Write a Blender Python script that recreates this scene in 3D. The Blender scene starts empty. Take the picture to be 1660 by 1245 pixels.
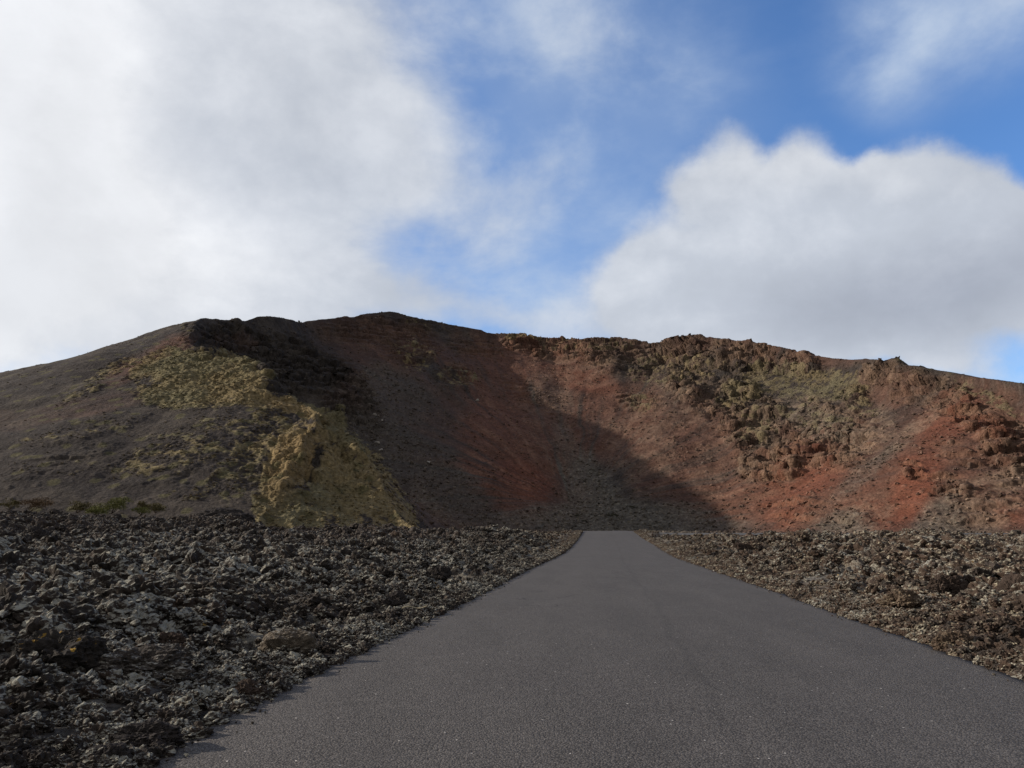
import bpy, math, random
import numpy as np
from mathutils import Vector

random.seed(7)
S = bpy.context.scene
C = S.collection

# ------------------------------------------------------------------ camera
F = 1230.0                      # focal length in photo pixels (photo 1660 x 1245)
CAMH = 1.5
HOR = 856.0                     # eye level row in the photo
PITCH = math.atan((HOR - 622.5) / F)
cam_d = bpy.data.cameras.new('camera')
cam = bpy.data.objects.new('camera', cam_d)
C.objects.link(cam)
cam.location = (0, 0, CAMH)
cam.rotation_euler = (math.radians(90) + PITCH, 0, 0)
cam_d.sensor_width = 36
cam_d.lens = F / 1660 * 36
cam_d.clip_start = 0.05
cam_d.clip_end = 30000
S.camera = cam

# ------------------------------------------------------------------ light
SUN_AZ, SUN_EL, SUN_E = -84.0, 20.0, 5.0      # azimuth from +Y, clockwise
EXPOSURE = 0.1
S.view_settings.view_transform = 'Standard'
S.view_settings.look = 'None'
S.view_settings.gamma = 1
S.view_settings.exposure = EXPOSURE
sl = bpy.data.lights.new('sun', 'SUN')
sl.energy = SUN_E
sl.angle = math.radians(0.8)
sl.color = (1.0, 0.88, 0.74)
sun = bpy.data.objects.new('sun', sl)
C.objects.link(sun)
_a, _e = math.radians(SUN_AZ), math.radians(SUN_EL)
SUNV = Vector((math.sin(_a) * math.cos(_e), math.cos(_a) * math.cos(_e), math.sin(_e)))
sun.rotation_euler = SUNV.to_track_quat('Z', 'Y').to_euler()
sun.location = (-60, 0, 80)

cp, sp = math.cos(PITCH), math.sin(PITCH)


def ray(px, py):
    dx, up = px - 830.0, 622.5 - py
    return dx, F * cp - up * sp, F * sp + up * cp


def azel(px, py):
    x, y, z = ray(px, py)
    return math.atan2(x, y), math.atan2(z, math.hypot(x, y))


def bearing_point(px, py, r):
    """world point on a sight line at horizontal range r"""
    x, y, z = ray(px, py)
    k = r / math.hypot(x, y)
    return x * k, y * k, CAMH + z * k


def flat_hit(px, py, z=0.0):
    x, y, zz = ray(px, py)
    k = (z - CAMH) / zz
    return x * k, y * k


# ------------------------------------------------------------------ node helpers
class NT:
    def __init__(self, tree):
        self.t = tree
        self.n = tree.nodes
        self.l = tree.links
        self.n.clear()

    def node(self, typ, **kw):
        n = self.n.new(typ)
        for k, v in kw.items():
            setattr(n, k, v)
        return n

    def put(self, sock, v):
        if v is None:
            return
        if isinstance(v, (int, float, tuple, list)):
            sock.default_value = v
        else:
            self.l.new(v, sock)

    def math(self, op, a, b=None, c=None, clamp=False):
        n = self.node('ShaderNodeMath', operation=op, use_clamp=clamp)
        self.put(n.inputs[0], a)
        self.put(n.inputs[1], b)
        self.put(n.inputs[2], c)
        return n.outputs[0]

    def vmath(self, op, a, b=None, s=None):
        n = self.node('ShaderNodeVectorMath', operation=op)
        self.put(n.inputs[0], a)
        self.put(n.inputs[1], b)
        if s is not None:
            self.put(n.inputs[3], s)
        return n.outputs[1] if op in ('LENGTH', 'DISTANCE', 'DOT_PRODUCT') else n.outputs[0]

    def noise(self, vec, scale, detail=4, rough=0.55, out=0, dist=0.0):
        n = self.node('ShaderNodeTexNoise')
        self.put(n.inputs['Vector'], vec)
        n.inputs['Scale'].default_value = scale
        n.inputs['Detail'].default_value = detail
        n.inputs['Roughness'].default_value = rough
        n.inputs['Distortion'].default_value = dist
        return n.outputs[out]

    def voro(self, vec, scale, feature='F1', out=0, rnd=1.0):
        n = self.node('ShaderNodeTexVoronoi', feature=feature)
        self.put(n.inputs['Vector'], vec)
        n.inputs['Scale'].default_value = scale
        n.inputs['Randomness'].default_value = rnd
        return n.outputs[out]

    def mr(self, v, a, b, c=0.0, d=1.0, smooth=True):
        n = self.node('ShaderNodeMapRange', interpolation_type='SMOOTHSTEP' if smooth else 'LINEAR')
        self.put(n.inputs[0], v)
        for i, q in enumerate((a, b, c, d)):
            n.inputs[1 + i].default_value = q
        return n.outputs[0]

    def mix(self, f, a, b, blend='MIX'):
        n = self.node('ShaderNodeMix', data_type='RGBA', blend_type=blend)
        self.put(n.inputs[0], f)
        for s, v in ((n.inputs[6], a), (n.inputs[7], b)):
            if isinstance(v, (tuple, list)) and len(v) == 3:
                v = (*v, 1)
            self.put(s, v)
        return n.outputs[2]

    def bump(self, h, strength, dist, normal=None):
        n = self.node('ShaderNodeBump')
        n.inputs['Strength'].default_value = strength
        n.inputs['Distance'].default_value = dist
        self.put(n.inputs['Height'], h)
        if normal is not None:
            self.put(n.inputs['Normal'], normal)
        return n.outputs[0]


def new_mat(name):
    m = bpy.data.materials.new(name)
    m.use_nodes = True
    return m, NT(m.node_tree)


def finish(t, col, rough=0.95, normal=None, spec=0.2):
    b = t.node('ShaderNodeBsdfPrincipled')
    t.put(b.inputs['Base Color'], col if not (isinstance(col, tuple) and len(col) == 3) else (*col, 1))
    t.put(b.inputs['Roughness'], rough)
    b.inputs['Specular IOR Level'].default_value = spec
    if normal is not None:
        t.put(b.inputs['Normal'], normal)
    o = t.node('ShaderNodeOutputMaterial')
    t.l.new(b.outputs[0], o.inputs[0])
    return b


# ------------------------------------------------------------------ sky with clouds
W = bpy.data.worlds.new('World')
S.world = W
W.use_nodes = True
t = NT(W.node_tree)
sky = t.node('ShaderNodeTexSky', sky_type='NISHITA')
sky.sun_disc = False
sky.sun_elevation = _e
sky.sun_rotation = _a
sky.altitude = 300
sky.air_density = 1.0
sky.dust_density = 0.6
sky.ozone_density = 2.2
tc = t.node('ShaderNodeTexCoord')
D = tc.outputs['Generated']
sep = t.node('ShaderNodeSeparateXYZ')
t.l.new(D, sep.inputs[0])
az = t.math('ARCTAN2', sep.outputs[0], sep.outputs[1])
el = t.math('ARCSINE', sep.outputs[2])
comb = t.node('ShaderNodeCombineXYZ')
t.l.new(az, comb.inputs[0])
t.l.new(el, comb.inputs[1])
AE = comb.outputs[0]


def warp(amp1, sc1, amp2, sc2, det=5):
    n1 = t.noise(D, sc1, det, 0.5, out=1)
    n1 = t.vmath('SCALE', t.vmath('SUBTRACT', n1, (0.5, 0.5, 0.5)), s=amp1)
    n2 = t.noise(D, sc2, 6, 0.6, out=1)
    n2 = t.vmath('SCALE', t.vmath('SUBTRACT', n2, (0.5, 0.5, 0.5)), s=amp2)
    return t.vmath('ADD', AE, t.vmath('ADD', n1, n2))


def blobs(vec, lst):
    tot = None
    for px, py, rx, ry, rot, w in lst:
        a0, e0 = azel(px, py)
        mp = t.node('ShaderNodeMapping', vector_type='TEXTURE')
        t.l.new(vec, mp.inputs[0])
        mp.inputs['Location'].default_value = (a0, e0, 0)
        mp.inputs['Rotation'].default_value = (0, 0, math.radians(-rot))
        mp.inputs['Scale'].default_value = (rx / F, ry / F, 1)
        ln = t.vmath('LENGTH', mp.outputs[0])
        v = t.mr(ln, 1.25, 0.0, 0.0, w)
        tot = v if tot is None else t.math('ADD', tot, v)
    return tot


# px, py, rx, ry, rotation (clockwise on the picture), weight
LEFT = [(120, 160, 470, 330, 0, 1.2), (430, 60, 330, 260, 10, 0.95), (640, 120, 190, 230, 0, 0.62),
        (160, 420, 560, 220, 0, 1.3), (560, 300, 260, 150, 20, 0.40), (430, 480, 280, 130, 0, .7),
        (-400, 200, 500, 500, 0, 1.2), (620, 470, 260, 70, 12, 0.36), (860, 160, 190, 300, 20, .30),
        (820, 500, 330, 55, 5, 0.48), (1040, 110, 260, 90, 35, 0.24), (820, 330, 200, 90, -30, .30), (700, 250, 160, 90, 20, .25)]
RIGHT = [(1180, 250, 60, 56, 0, .75), (1115, 300, 70, 60, 0, .8), (1240, 290, 70, 55, 0, .8), (1308, 262, 58, 64, 0, .9),
         (1390, 292, 66, 50, 0, .85), (1470, 282, 80, 58, 0, .85), (1560, 300, 74, 60, 0, .85), (1630, 355, 70, 60, 0, .8), (1700, 380, 90, 70, 0, .8),
         (1180, 370, 150, 100, 0, .9), (1340, 370, 190, 90, 0, 1.0), (1520, 400, 190, 100, 0, 1.0), (1060, 410, 80, 70, 0, .7),
         (1060, 480, 150, 80, 0, .8), (1300, 470, 320, 110, 0, 1.1), (1580, 480, 190, 80, 0, .8), (1370, 560, 230, 70, 8, .8),
         (1010, 450, 70, 70, 0, .35), (1040, 535, 220, 70, 0, .5), (1540, 590, 110, 40, 20, .5), (1800, 440, 200, 120, 0, 1.0)]
fine = t.noise(D, 9.0, 8, 0.62)
fine0 = t.math('SUBTRACT', fine, 0.5)
big = t.math('SUBTRACT', t.noise(D, 2.6, 4, 0.5), 0.5)
wl = warp(0.20, 2.4, 0.05, 9)
wr = warp(0.04, 4.5, 0.045, 13)
dl = blobs(wl, LEFT)
dr = blobs(wr, RIGHT)
wisp = t.noise(t.vmath('MULTIPLY', D, (1, 1, 1.5)), 4.2, 8, 0.58, dist=.15)
w0 = t.math('SUBTRACT', wisp, .5)
fl = t.mr(t.math('ADD', dl, t.math('ADD', t.math('MULTIPLY', fine0, 0.35), t.math('MULTIPLY', w0, 1.9))), 0.05, 1.15, 0, .96)
fr = t.mr(t.math('ADD', dr, t.math('ADD', t.math('MULTIPLY', fine0, 0.8), t.math('MULTIPLY', w0, .5))), 0.08, 0.92, 0, .97)
# unseen warm cloud cover, added outside the view to tune the fill light
ov = t.mr(t.math('ADD', t.noise(D, 2.2, 6, 0.6), 0), 0.30, 0.50, 0, .95)
front = t.mr(sep.outputs[1], 0.45, 0.15)
ov = t.math('MULTIPLY', ov, front)
vreg = blobs(AE, [(820, 200, 480, 460, 20, 1.0), (760, 500, 360, 70, 4, .6), (1100, 120, 200, 120, 30, .25), (700, 480, 420, 90, 5, .5), (1440, 60, 130, 110, 15, .85), (1430, 160, 90, 50, 30, .5), (1620, 20, 230, 110, 0, .95)])
soft = t.noise(wl, 2.2, 4, .5)
veil = t.math('MULTIPLY', t.math('ADD', t.mr(wisp, 0.34, 0.72, 0, .62), t.mr(soft, .3, .7, .05, .42)), t.math('ADD', vreg, .06), clamp=True)
# brightness of the clouds: dense undersides are grey, thin and sunward parts white
glow = blobs(wl, [(-80, 160, 300, 420, 0, .7), (120, 400, 480, 220, 0, .82), (330, 60, 300, 200, 0, .2), (1210, 290, 280, 90, 0, .35), (1480, 290, 260, 70, 10, .3), (560, 100, 260, 200, 0, .25), (-700, -50, 800, 700, 0, 1.0)])
dark = blobs(wr, [(1540, 480, 280, 100, 0, .62), (1330, 480, 240, 90, 0, .34), (1700, 430, 240, 100, 0, .4), (600, 200, 260, 160, 0, .10)])
gl = t.math('ADD', glow, t.math('ADD', t.math('MULTIPLY', fine0, 0.5), t.math('MULTIPLY', w0, 1.5)), clamp=True)
CG, CW, CD = (5.5, 5.9, 6.6), (8.3, 8.4, 8.6), (3.4, 3.7, 4.4)
ccol = t.mix(gl, CG, CW)
dk = t.math('MULTIPLY', dark, t.mr(big, -.25, .1, .5, .9), clamp=True)
ccol = t.mix(dk, ccol, CD)
ccol = t.vmath('SCALE', ccol, s=t.math('ADD', t.mr(wisp, .3, .7, .90, 1.04), t.mr(fine, .3, .7, -.03, .03)))
base = t.vmath('MULTIPLY', sky.outputs[0], (1.02, 1.42, 1.92))
c1 = t.mix(veil, base, (4.6, 5.6, 7.2))
c1 = t.mix(fl, c1, ccol)
c1 = t.mix(fr, c1, ccol)
c1 = t.mix(ov, c1, (4.3, 3.95, 3.6))
bg = t.node('ShaderNodeBackground')
bg.inputs['Strength'].default_value = 0.1
t.l.new(c1, bg.inputs[0])
wo = t.node('ShaderNodeOutputWorld')
t.l.new(bg.outputs[0], wo.inputs[0])

# ------------------------------------------------------------------ numpy noise
_rng = np.random.RandomState(11)
PERM = np.concatenate([_rng.permutation(256)] * 3).astype(np.int32)
_th = _rng.rand(256) * 2 * np.pi
G2 = np.stack([np.cos(_th), np.sin(_th)], 1).astype(np.float32)
_g3 = _rng.normal(size=(256, 3))
G3 = (_g3 / np.linalg.norm(_g3, axis=1)[:, None]).astype(np.float32)


def pn2(x, y):
    xi = np.floor(x).astype(np.int32); yi = np.floor(y).astype(np.int32)
    xf = (x - xi).astype(np.float32); yf = (y - yi).astype(np.float32)
    xi &= 255; yi &= 255
    u = xf * xf * xf * (xf * (xf * 6 - 15) + 10)
    v = yf * yf * yf * (yf * (yf * 6 - 15) + 10)

    def g(ix, iy, fx, fy):
        h = PERM[PERM[ix] + iy]
        return G2[h, 0] * fx + G2[h, 1] * fy
    a = g(xi, yi, xf, yf); b = g(xi + 1, yi, xf - 1, yf)
    c = g(xi, yi + 1, xf, yf - 1); d = g(xi + 1, yi + 1, xf - 1, yf - 1)
    return ((a + (b - a) * u) * (1 - v) + (c + (d - c) * u) * v) * 1.45


def pn3(p):
    x, y, z = p[:, 0], p[:, 1], p[:, 2]
    xi = np.floor(x).astype(np.int32); yi = np.floor(y).astype(np.int32); zi = np.floor(z).astype(np.int32)
    xf, yf, zf = x - xi, y - yi, z - zi
    xi &= 255; yi &= 255; zi &= 255
    u, v, w = [f * f * (3 - 2 * f) for f in (xf, yf, zf)]
    r = 0
    for i in (0, 1):
        for j in (0, 1):
            for k in (0, 1):
                h = PERM[PERM[PERM[xi + i] + yi + j] + zi + k]
                d = G3[h, 0] * (xf - i) + G3[h, 1] * (yf - j) + G3[h, 2] * (zf - k)
                r = r + d * (u if i else 1 - u) * (v if j else 1 - v) * (w if k else 1 - w)
    return r * 1.6


def fbm(x, y, lam, octv=4, gain=0.5, seed=0.0):
    s, a, tot = 0, 1.0, 0
    f = 1.0 / lam
    for i in range(octv):
        s = s + a * pn2(x * f + 17.3 * i + seed, y * f - 9.1 * i + seed * 1.7)
        tot += a; a *= gain; f *= 2.03
    return s / tot


def ridged(x, y, lam, octv=4, gain=0.5, seed=0.0):
    s, a, tot = 0, 1.0, 0
    f = 1.0 / lam
    for i in range(octv):
        n = 1 - np.abs(pn2(x * f + 31.7 * i + seed, y * f + 5.3 * i - seed)) * 2.0
        s = s + a * n
        tot += a; a *= gain; f *= 2.07
    return s / tot


def vor(x, y, lam, seed=0):
    """cell noise: distance to nearest and second nearest seed point, in cells, and the id"""
    X = x / lam + seed; Y = y / lam - seed
    xi = np.floor(X).astype(np.int32); yi = np.floor(Y).astype(np.int32)
    f1 = np.full(X.shape, 9.0, np.float32); f2 = f1.copy(); cid = np.zeros(X.shape, np.int32)
    for i in (-1, 0, 1):
        for j in (-1, 0, 1):
            h = PERM[PERM[(xi + i) & 255] + ((yi + j) & 255)]
            cx = xi + i + 0.5 + 0.5 * G2[h, 0]; cy = yi + j + 0.5 + 0.5 * G2[h, 1]
            d = np.sqrt((X - cx) ** 2 + (Y - cy) ** 2).astype(np.float32)
            m = d < f1
            f2 = np.where(m, f1, np.minimum(f2, d))
            cid = np.where(m, h, cid)
            f1 = np.where(m, d, f1)
    return f1, f2, cid


def sst(v, a, b):
    q = np.clip((v - a) / (b - a), 0, 1)
    return q * q * (3 - 2 * q)


def project(x, y, z):
    zz = z - CAMH
    fwd = y * cp + zz * sp
    up = -y * sp + zz * cp
    fwd = np.maximum(fwd, 0.5)
    return 830 + F * x / fwd, 622.5 - F * up / fwd


# ------------------------------------------------------------------ object helpers
def tag(o, label=None, cat=None, group=None, kind=None):
    if label: o['label'] = label
    if cat: o['category'] = cat
    if group: o['group'] = group
    if kind: o['kind'] = kind
    return o


def grid_mesh(name, X, Y, Z, mat, smooth=True, attrs=None, cols=None):
    nr, nc = X.shape
    me = bpy.data.meshes.new(name)
    n = nr * nc
    me.vertices.add(n)
    co = np.stack([X, Y, Z], -1).reshape(-1, 3).astype(np.float32)
    me.vertices.foreach_set('co', co.ravel())
    i = np.arange(nr - 1)[:, None] * nc + np.arange(nc - 1)[None, :]
    q = np.stack([i, i + 1, i + nc + 1, i + nc], -1).reshape(-1, 4).astype(np.int32)
    me.loops.add(q.size)
    me.loops.foreach_set('vertex_index', q.ravel())
    me.polygons.add(len(q))
    me.polygons.foreach_set('loop_start', np.arange(0, q.size, 4, dtype=np.int32))
    me.polygons.foreach_set('loop_total', np.full(len(q), 4, np.int32))
    me.update(calc_edges=True)
    if smooth:
        me.polygons.foreach_set('use_smooth', np.ones(len(q), bool))
    for k, v in (attrs or {}).items():
        a = me.attributes.new(k, 'FLOAT', 'POINT')
        a.data.foreach_set('value', np.asarray(v, np.float32).ravel())
    for k, v in (cols or {}).items():
        a = me.attributes.new(k, 'FLOAT_COLOR', 'POINT')
        c4 = np.concatenate([v.reshape(-1, 3), np.ones((n, 1))], 1).astype(np.float32)
        a.data.foreach_set('color', c4.ravel())
    me.materials.append(mat)
    o = bpy.data.objects.new(name, me)
    C.objects.link(o)
    return o


def mesh_obj(name, verts, faces, mat, parent=None, smooth=False):
    me = bpy.data.meshes.new(name)
    me.from_pydata([tuple(map(float, v)) for v in verts], [], [tuple(map(int, f)) for f in faces])
    me.update()
    if smooth:
        me.polygons.foreach_set('use_smooth', np.ones(len(me.polygons), bool))
    me.materials.append(mat)
    o = bpy.data.objects.new(name, me)
    C.objects.link(o)
    o.parent = parent
    return o


# ------------------------------------------------------------------ the road
LE = [(0.0, -2.95)]; RE = [(0.0, 3.95)]
LPX = [(230, 1245), (304, 1200), (390, 1152), (478, 1106), (560, 1067), (696, 1003), (765, 970), (850, 926), (911, 898)]
RPX = [(1660, 1100), (1527, 1052), (1393, 1006), (1236, 951), (1100, 905)]
for p in LPX:
    x, y = flat_hit(*p); LE.append((y, x))
for p in RPX:
    x, y = flat_hit(*p); RE.append((y, x))
for px, rr in ((927, 66), (937, 84), (944, 101), (946, 106)):
    LE.append((rr, (px - 830) / 1252 * rr))
for px, rr in ((1062, 66), (1042, 84), (1028, 101), (1024, 106)):
    RE.append((rr, (px - 830) / 1252 * rr))
LE = [(-60, -9.5), (-20, -5.0)] + LE; RE = [(-60, -2.5), (-20, 1.9)] + RE
LEy, LEx = np.array(LE).T; REy, REx = np.array(RE).T
RZy = np.array([-60, 40, 55, 67, 78, 85, 93, 101, 107, 116, 130.])
RZz = np.array([0, 0, .02, .09, .28, .5, .78, 1.06, 1.12, .95, .6])


def sm_interp(y, xs, ys):
    # interpolation with a little rounding of the corners
    w = np.clip(y * 0.06, 0.4, 4)
    return (np.interp(y - w, xs, ys) + np.interp(y, xs, ys) * 2 + np.interp(y + w, xs, ys)) / 4


def road_l(y): return sm_interp(y, LEy, LEx)
def road_r(y): return sm_interp(y, REy, REx)
def road_z(y): return sm_interp(y, RZy, RZz)


def road_dist(x, y):
    """distance outside the road edge (negative on the road)"""
    return np.maximum(road_l(y) - x, x - road_r(y))


# ------------------------------------------------------------------ crater and cone
def spline(pts, sub):
    P = np.array(pts, float)
    Q = np.vstack([2 * P[0] - P[1], P, 2 * P[-1] - P[-2]])
    out = []
    for i in range(1, len(Q) - 2):
        for k in range(sub):
            u = k / sub
            a, b, c, d = Q[i - 1], Q[i], Q[i + 1], Q[i + 2]
            out.append(.5 * ((2 * b) + (-a + c) * u + (2 * a - 5 * b + 4 * c - d) * u * u + (-a + 3 * b - 3 * c + d) * u ** 3))
    out.append(P[-1])
    return np.array(out)


def ridge_pts(lst, sub=4):
    rows = []
    for (px, py, r, *rest) in lst:
        x, y, z = bearing_point(px, py, r)
        rows.append((x, y, z, *rest))
    return spline(rows, sub)


# px, py, range, cliff drop, inner slope, outer slope
RIM = ridge_pts([
    (696, 868, 122, 0, .8, .50), (680, 856, 127, 0, .8, .5), (658, 838, 133, 0, .85, .60), (634, 812, 140, 0, .9, .62), (618, 776, 147, 0, .9, .66),
    (590, 736, 156, 1, .9, .68), (556, 706, 164, 2, .8, .72), (518, 668, 174, 3, .8, .66), (480, 652, 184, 3, .8, .52),
    (446, 640, 192, 4, .8, .52), (438, 608, 200, 4, .8, .52), (388, 583, 218, 5, .8, .52), (328, 566, 236, 6, .8, .50),
    (306, 545, 252, 6, .75, .58), (322, 518, 276, 8, .7, .58), (352, 516, 288, 9, .7, .5), (395, 520, 302, 9, .7, .5), (430, 514, 314, 9, .7, .5),
    (488, 523, 336, 7, .68, .5), (500, 521, 345, 6, .66, .5), (560, 514, 368, 4, .64, .5), (632, 505, 388, 4, .62, .5),
    (690, 519, 394, 4, .62, .5), (770, 531, 396, 4, .62, .5), (800, 540, 396, 4, .62, .5), (850, 538, 392, 6, .62, .5),
    (905, 549, 388, 5, .62, .5), (1000, 549, 380, 5, .62, .5), (1078, 556, 370, 6, .62, .5), (1112, 546, 362, 8, .62, .5),
    (1160, 548, 354, 9, .62, .5), (1265, 562, 336, 8, .60, .5), (1325, 577, 324, 5, .6, .48), (1384, 584, 312, 5, .6, .45),
    (1406, 582, 304, 9, .6, .4), (1470, 592, 290, 8, .58, .35), (1530, 607, 278, 4, .52, .3), (1600, 628, 266, 4, .5, .3), (1660, 648, 256, 4, .5, .3),
    (1740, 680, 235, 4, .5, .3), (1860, 740, 200, 3, .5, .3), (1990, 800, 165, 2, .5, .3), (2100, 845, 140, 0, .5, .3)], 4)
SKY_L = ridge_pts([(326, 518, 280, 0, .62, .5), (290, 524, 286, 0, .6, .5), (230, 541, 292, 0, .55, .5), (150, 570, 296, 0, .46, .5),
                   (85, 593, 298, 0, .35, .5), (30, 607, 298, 0, .35, .5), (10, 609, 296, 0, .35, .5), (-40, 598, 300, 0, .35, .5), (-160, 640, 300, 0, .36, .5), (-400, 760, 280, 0, .36, .5)], 3)
SPUR = ridge_pts([(516, 668, 172, 0, 1.3, .55), (508, 684, 164, 0, 1.5, .60), (492, 718, 153, 0, 1.9, .64), (466, 765, 143, 0, 1.7, .62), (440, 818, 133, 0, .9, .55), (405, 856, 122, 0, .7, .5)], 3)


def seg_env(x, y, R, inside=None):
    """envelope of the slopes falling from a ridge line; returns height, position along it"""
    best = np.full(x.shape, -999.0, np.float32)
    sb = np.zeros(x.shape, np.float32)
    db = np.full(x.shape, 1e9, np.float32)
    side = np.zeros(x.shape, bool)
    if inside is None:
        for i in range(len(R) - 1):
            ax, ay = R[i, :2]; bx, by = R[i + 1, :2]
            L2 = (bx - ax) ** 2 + (by - ay) ** 2
            tt = np.clip(((x - ax) * (bx - ax) + (y - ay) * (by - ay)) / L2, 0, 1)
            d = np.hypot(x - ax - tt * (bx - ax), y - ay - tt * (by - ay))
            m = d < db
            cr = (bx - ax) * (y - ay) - (by - ay) * (x - ax)
            side = np.where(m, cr > 0, side)
            db = np.where(m, d, db)
        inside = side
    run = 0.0
    for i in range(len(R) - 1):
        ax, ay = R[i, :2]; bx, by = R[i + 1, :2]
        L2 = (bx - ax) ** 2 + (by - ay) ** 2
        tt = np.clip(((x - ax) * (bx - ax) + (y - ay) * (by - ay)) / L2, 0, 1)
        d = np.hypot(x - ax - tt * (bx - ax), y - ay - tt * (by - ay))
        q = R[i][:, None] if False else R[i]
        H = q[2] + (R[i + 1, 2] - q[2]) * tt
        cl, ki, ko = q[3], q[4], q[5]
        h = np.where(inside, H - cl * (1 - np.exp(-d / 6.0)) - ki * d, H - ko * d)
        m = h > best
        best = np.where(m, h, best)
        sb = np.where(m, run + tt * math.sqrt(L2), sb)
        run += math.sqrt(L2)
    return best.astype(np.float32), sb, inside


def in_poly(x, y, P):
    ins = np.zeros(x.shape, bool)
    n = len(P)
    for i in range(n):
        x0, y0 = P[i]; x1, y1 = P[(i + 1) % n]
        if y0 == y1: continue
        c = ((y0 > y) != (y1 > y)) & (x < (x1 - x0) * (y - y0) / (y1 - y0) + x0)
        ins ^= c
    return ins


RIMPOLY = np.vstack([RIM[:, :2], [(60, -40), (-25, 60)]])


def bmask(PX, PY, lst, warpn=0.0):
    tot = np.zeros(PX.shape, np.float32)
    for px, py, rx, ry, rot, w in lst:
        c, s = math.cos(math.radians(rot)), math.sin(math.radians(rot))
        dx, dy = PX - px, PY - py
        u = (dx * c + dy * s) / rx; v = (-dx * s + dy * c) / ry
        tot = np.maximum(tot, w * (1 - sst(np.sqrt(u * u + v * v) + warpn, 0.55, 1.15)))
    return tot


ROCK = [(400, 562, 110, 40, 8, .75), (520, 735, 16, 44, 25, .9), (560, 745, 14, 50, -40, .8), (470, 600, 60, 60, 30, .8), (560, 640, 45, 90, -38, .8), (320, 545, 36, 24, 0, .4),
        (620, 535, 110, 26, 0, .55), (670, 570, 50, 26, 0, .5), (735, 610, 40, 26, 0, .5), (850, 553, 45, 18, 0, .8), (878, 570, 20, 14, 0, .9),
        (770, 560, 60, 22, 10, .35), (960, 565, 90, 24, 3, .6), (1010, 585, 80, 28, 10, .6), (1110, 575, 70, 40, 5, .9), (1120, 620, 50, 45, 60, .8),
        (1200, 580, 110, 30, 6, .9), (1280, 590, 60, 26, 10, .8), (1040, 650, 40, 20, 0, .4), (1190, 655, 45, 50, -45, .9), (1230, 690, 60, 45, -25, 1),
        (1300, 720, 120, 45, 5, 1), (1250, 755, 70, 28, 0, .9), (1360, 700, 80, 60, 30, .6), (1440, 610, 60, 24, 8, .9), (1490, 640, 70, 26, 15, .6), (1510, 620, 70, 18, 18, .8),
        (1580, 680, 90, 30, 35, .9), (1630, 720, 60, 50, 30, .8), (1560, 740, 60, 20, 30, .35), (1380, 640, 40, 20, 0, .7),
        (1540, 790, 40, 30, 20, .8), (1600, 820, 90, 45, -25, .35), (1640, 790, 50, 30, 0, .35), (1480, 765, 30, 18, 20, .7), (1290, 830, 70, 26, 0, .35),
        (1380, 840, 40, 18, 0, .4), (530, 705, 30, 40, 30, .4), (480, 765, 50, 14, -58, .35), (575, 760, 20, 60, -35, .35), (130, 735, 90, 12, -12, .3), (250, 775, 90, 14, -10, .3),
        (1120, 640, 18, 18, 0, .9), (860, 640, 60, 20, 30, .2)]
MOSS = [(330, 612, 135, 52, 8, 1.05), (270, 640, 70, 26, 0, .9), (400, 640, 60, 26, 10, .9), (250, 590, 60, 26, -30, .8), (500, 668, 70, 16, 20, .8),
        (465, 755, 45, 90, 30, 1.1), (440, 825, 40, 40, 0, 1.0), (490, 830, 60, 50, 0, .95), (560, 800, 75, 80, -20, .95), (620, 830, 60, 40, 20, .8), (420, 740, 60, 60, 30, .6), (450, 690, 60, 30, 20, .6), (380, 690, 70, 20, 10, .45), (450, 655, 60, 20, 10, .8), (535, 700, 30, 40, 30, 1), (370, 780, 50, 40, 0, .5),
        (330, 700, 130, 20, -8, .4), (280, 740, 140, 34, -10, .50), (130, 700, 120, 16, -12, .38), (80, 760, 110, 20, -6, .3), (310, 800, 60, 14, -5, .45), (180, 600, 60, 12, -25, .6),
        (130, 640, 50, 12, -25, .5), (540, 715, 60, 30, 40, .7), (600, 770, 40, 80, -35, .8), (645, 835, 50, 30, 30, .8), (560, 740, 50, 60, -30, .9), (850, 545, 45, 12, 0, .8), (745, 612, 46, 18, 10, .48), (670, 575, 50, 30, 20, .42), (690, 530, 60, 10, 15, .3),
        (1280, 620, 110, 34, 10, .66), (1350, 625, 70, 34, 0, .7), (1390, 650, 50, 20, 30, .55), (1200, 640, 50, 30, -20, .7), (1090, 600, 120, 36, 0, .5), (960, 560, 120, 18, 0, .45),
        (1230, 690, 50, 40, 0, .5), (1320, 680, 90, 30, 10, .5), (1040, 655, 30, 20, 0, .5), (1600, 645, 90, 12, 28, .6), (1560, 620, 60, 8, 22, .3), (620, 800, 20, 80, -25, .5), (560, 560, 60, 30, 0, .2)]
RED = [(760, 720, 230, 150, 35, .95), (870, 610, 160, 90, 10, .85), (980, 680, 190, 90, 10, .8), (1120, 740, 120, 110, 20, .75), (1300, 800, 170, 90, 0, .95),
       (1450, 800, 160, 80, -30, 1.0), (1560, 730, 150, 120, -20, .85), (1180, 810, 90, 60, 0, .9), (840, 770, 90, 60, 35, .9), (1350, 720, 120, 70, 0, .8), (1640, 820, 100, 60, 0, .7),
       (640, 570, 160, 60, 20, .45), (1480, 640, 120, 40, 10, .6), (280, 560, 60, 20, -20, .6), (215, 600, 60, 20, -25, .45), (140, 660, 120, 18, -10, .32), (20, 680, 60, 20, 0, .2),
       (380, 555, 50, 20, 0, .3), (1000, 560, 250, 30, 0, .35), (1250, 570, 180, 26, 6, .5)]
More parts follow.
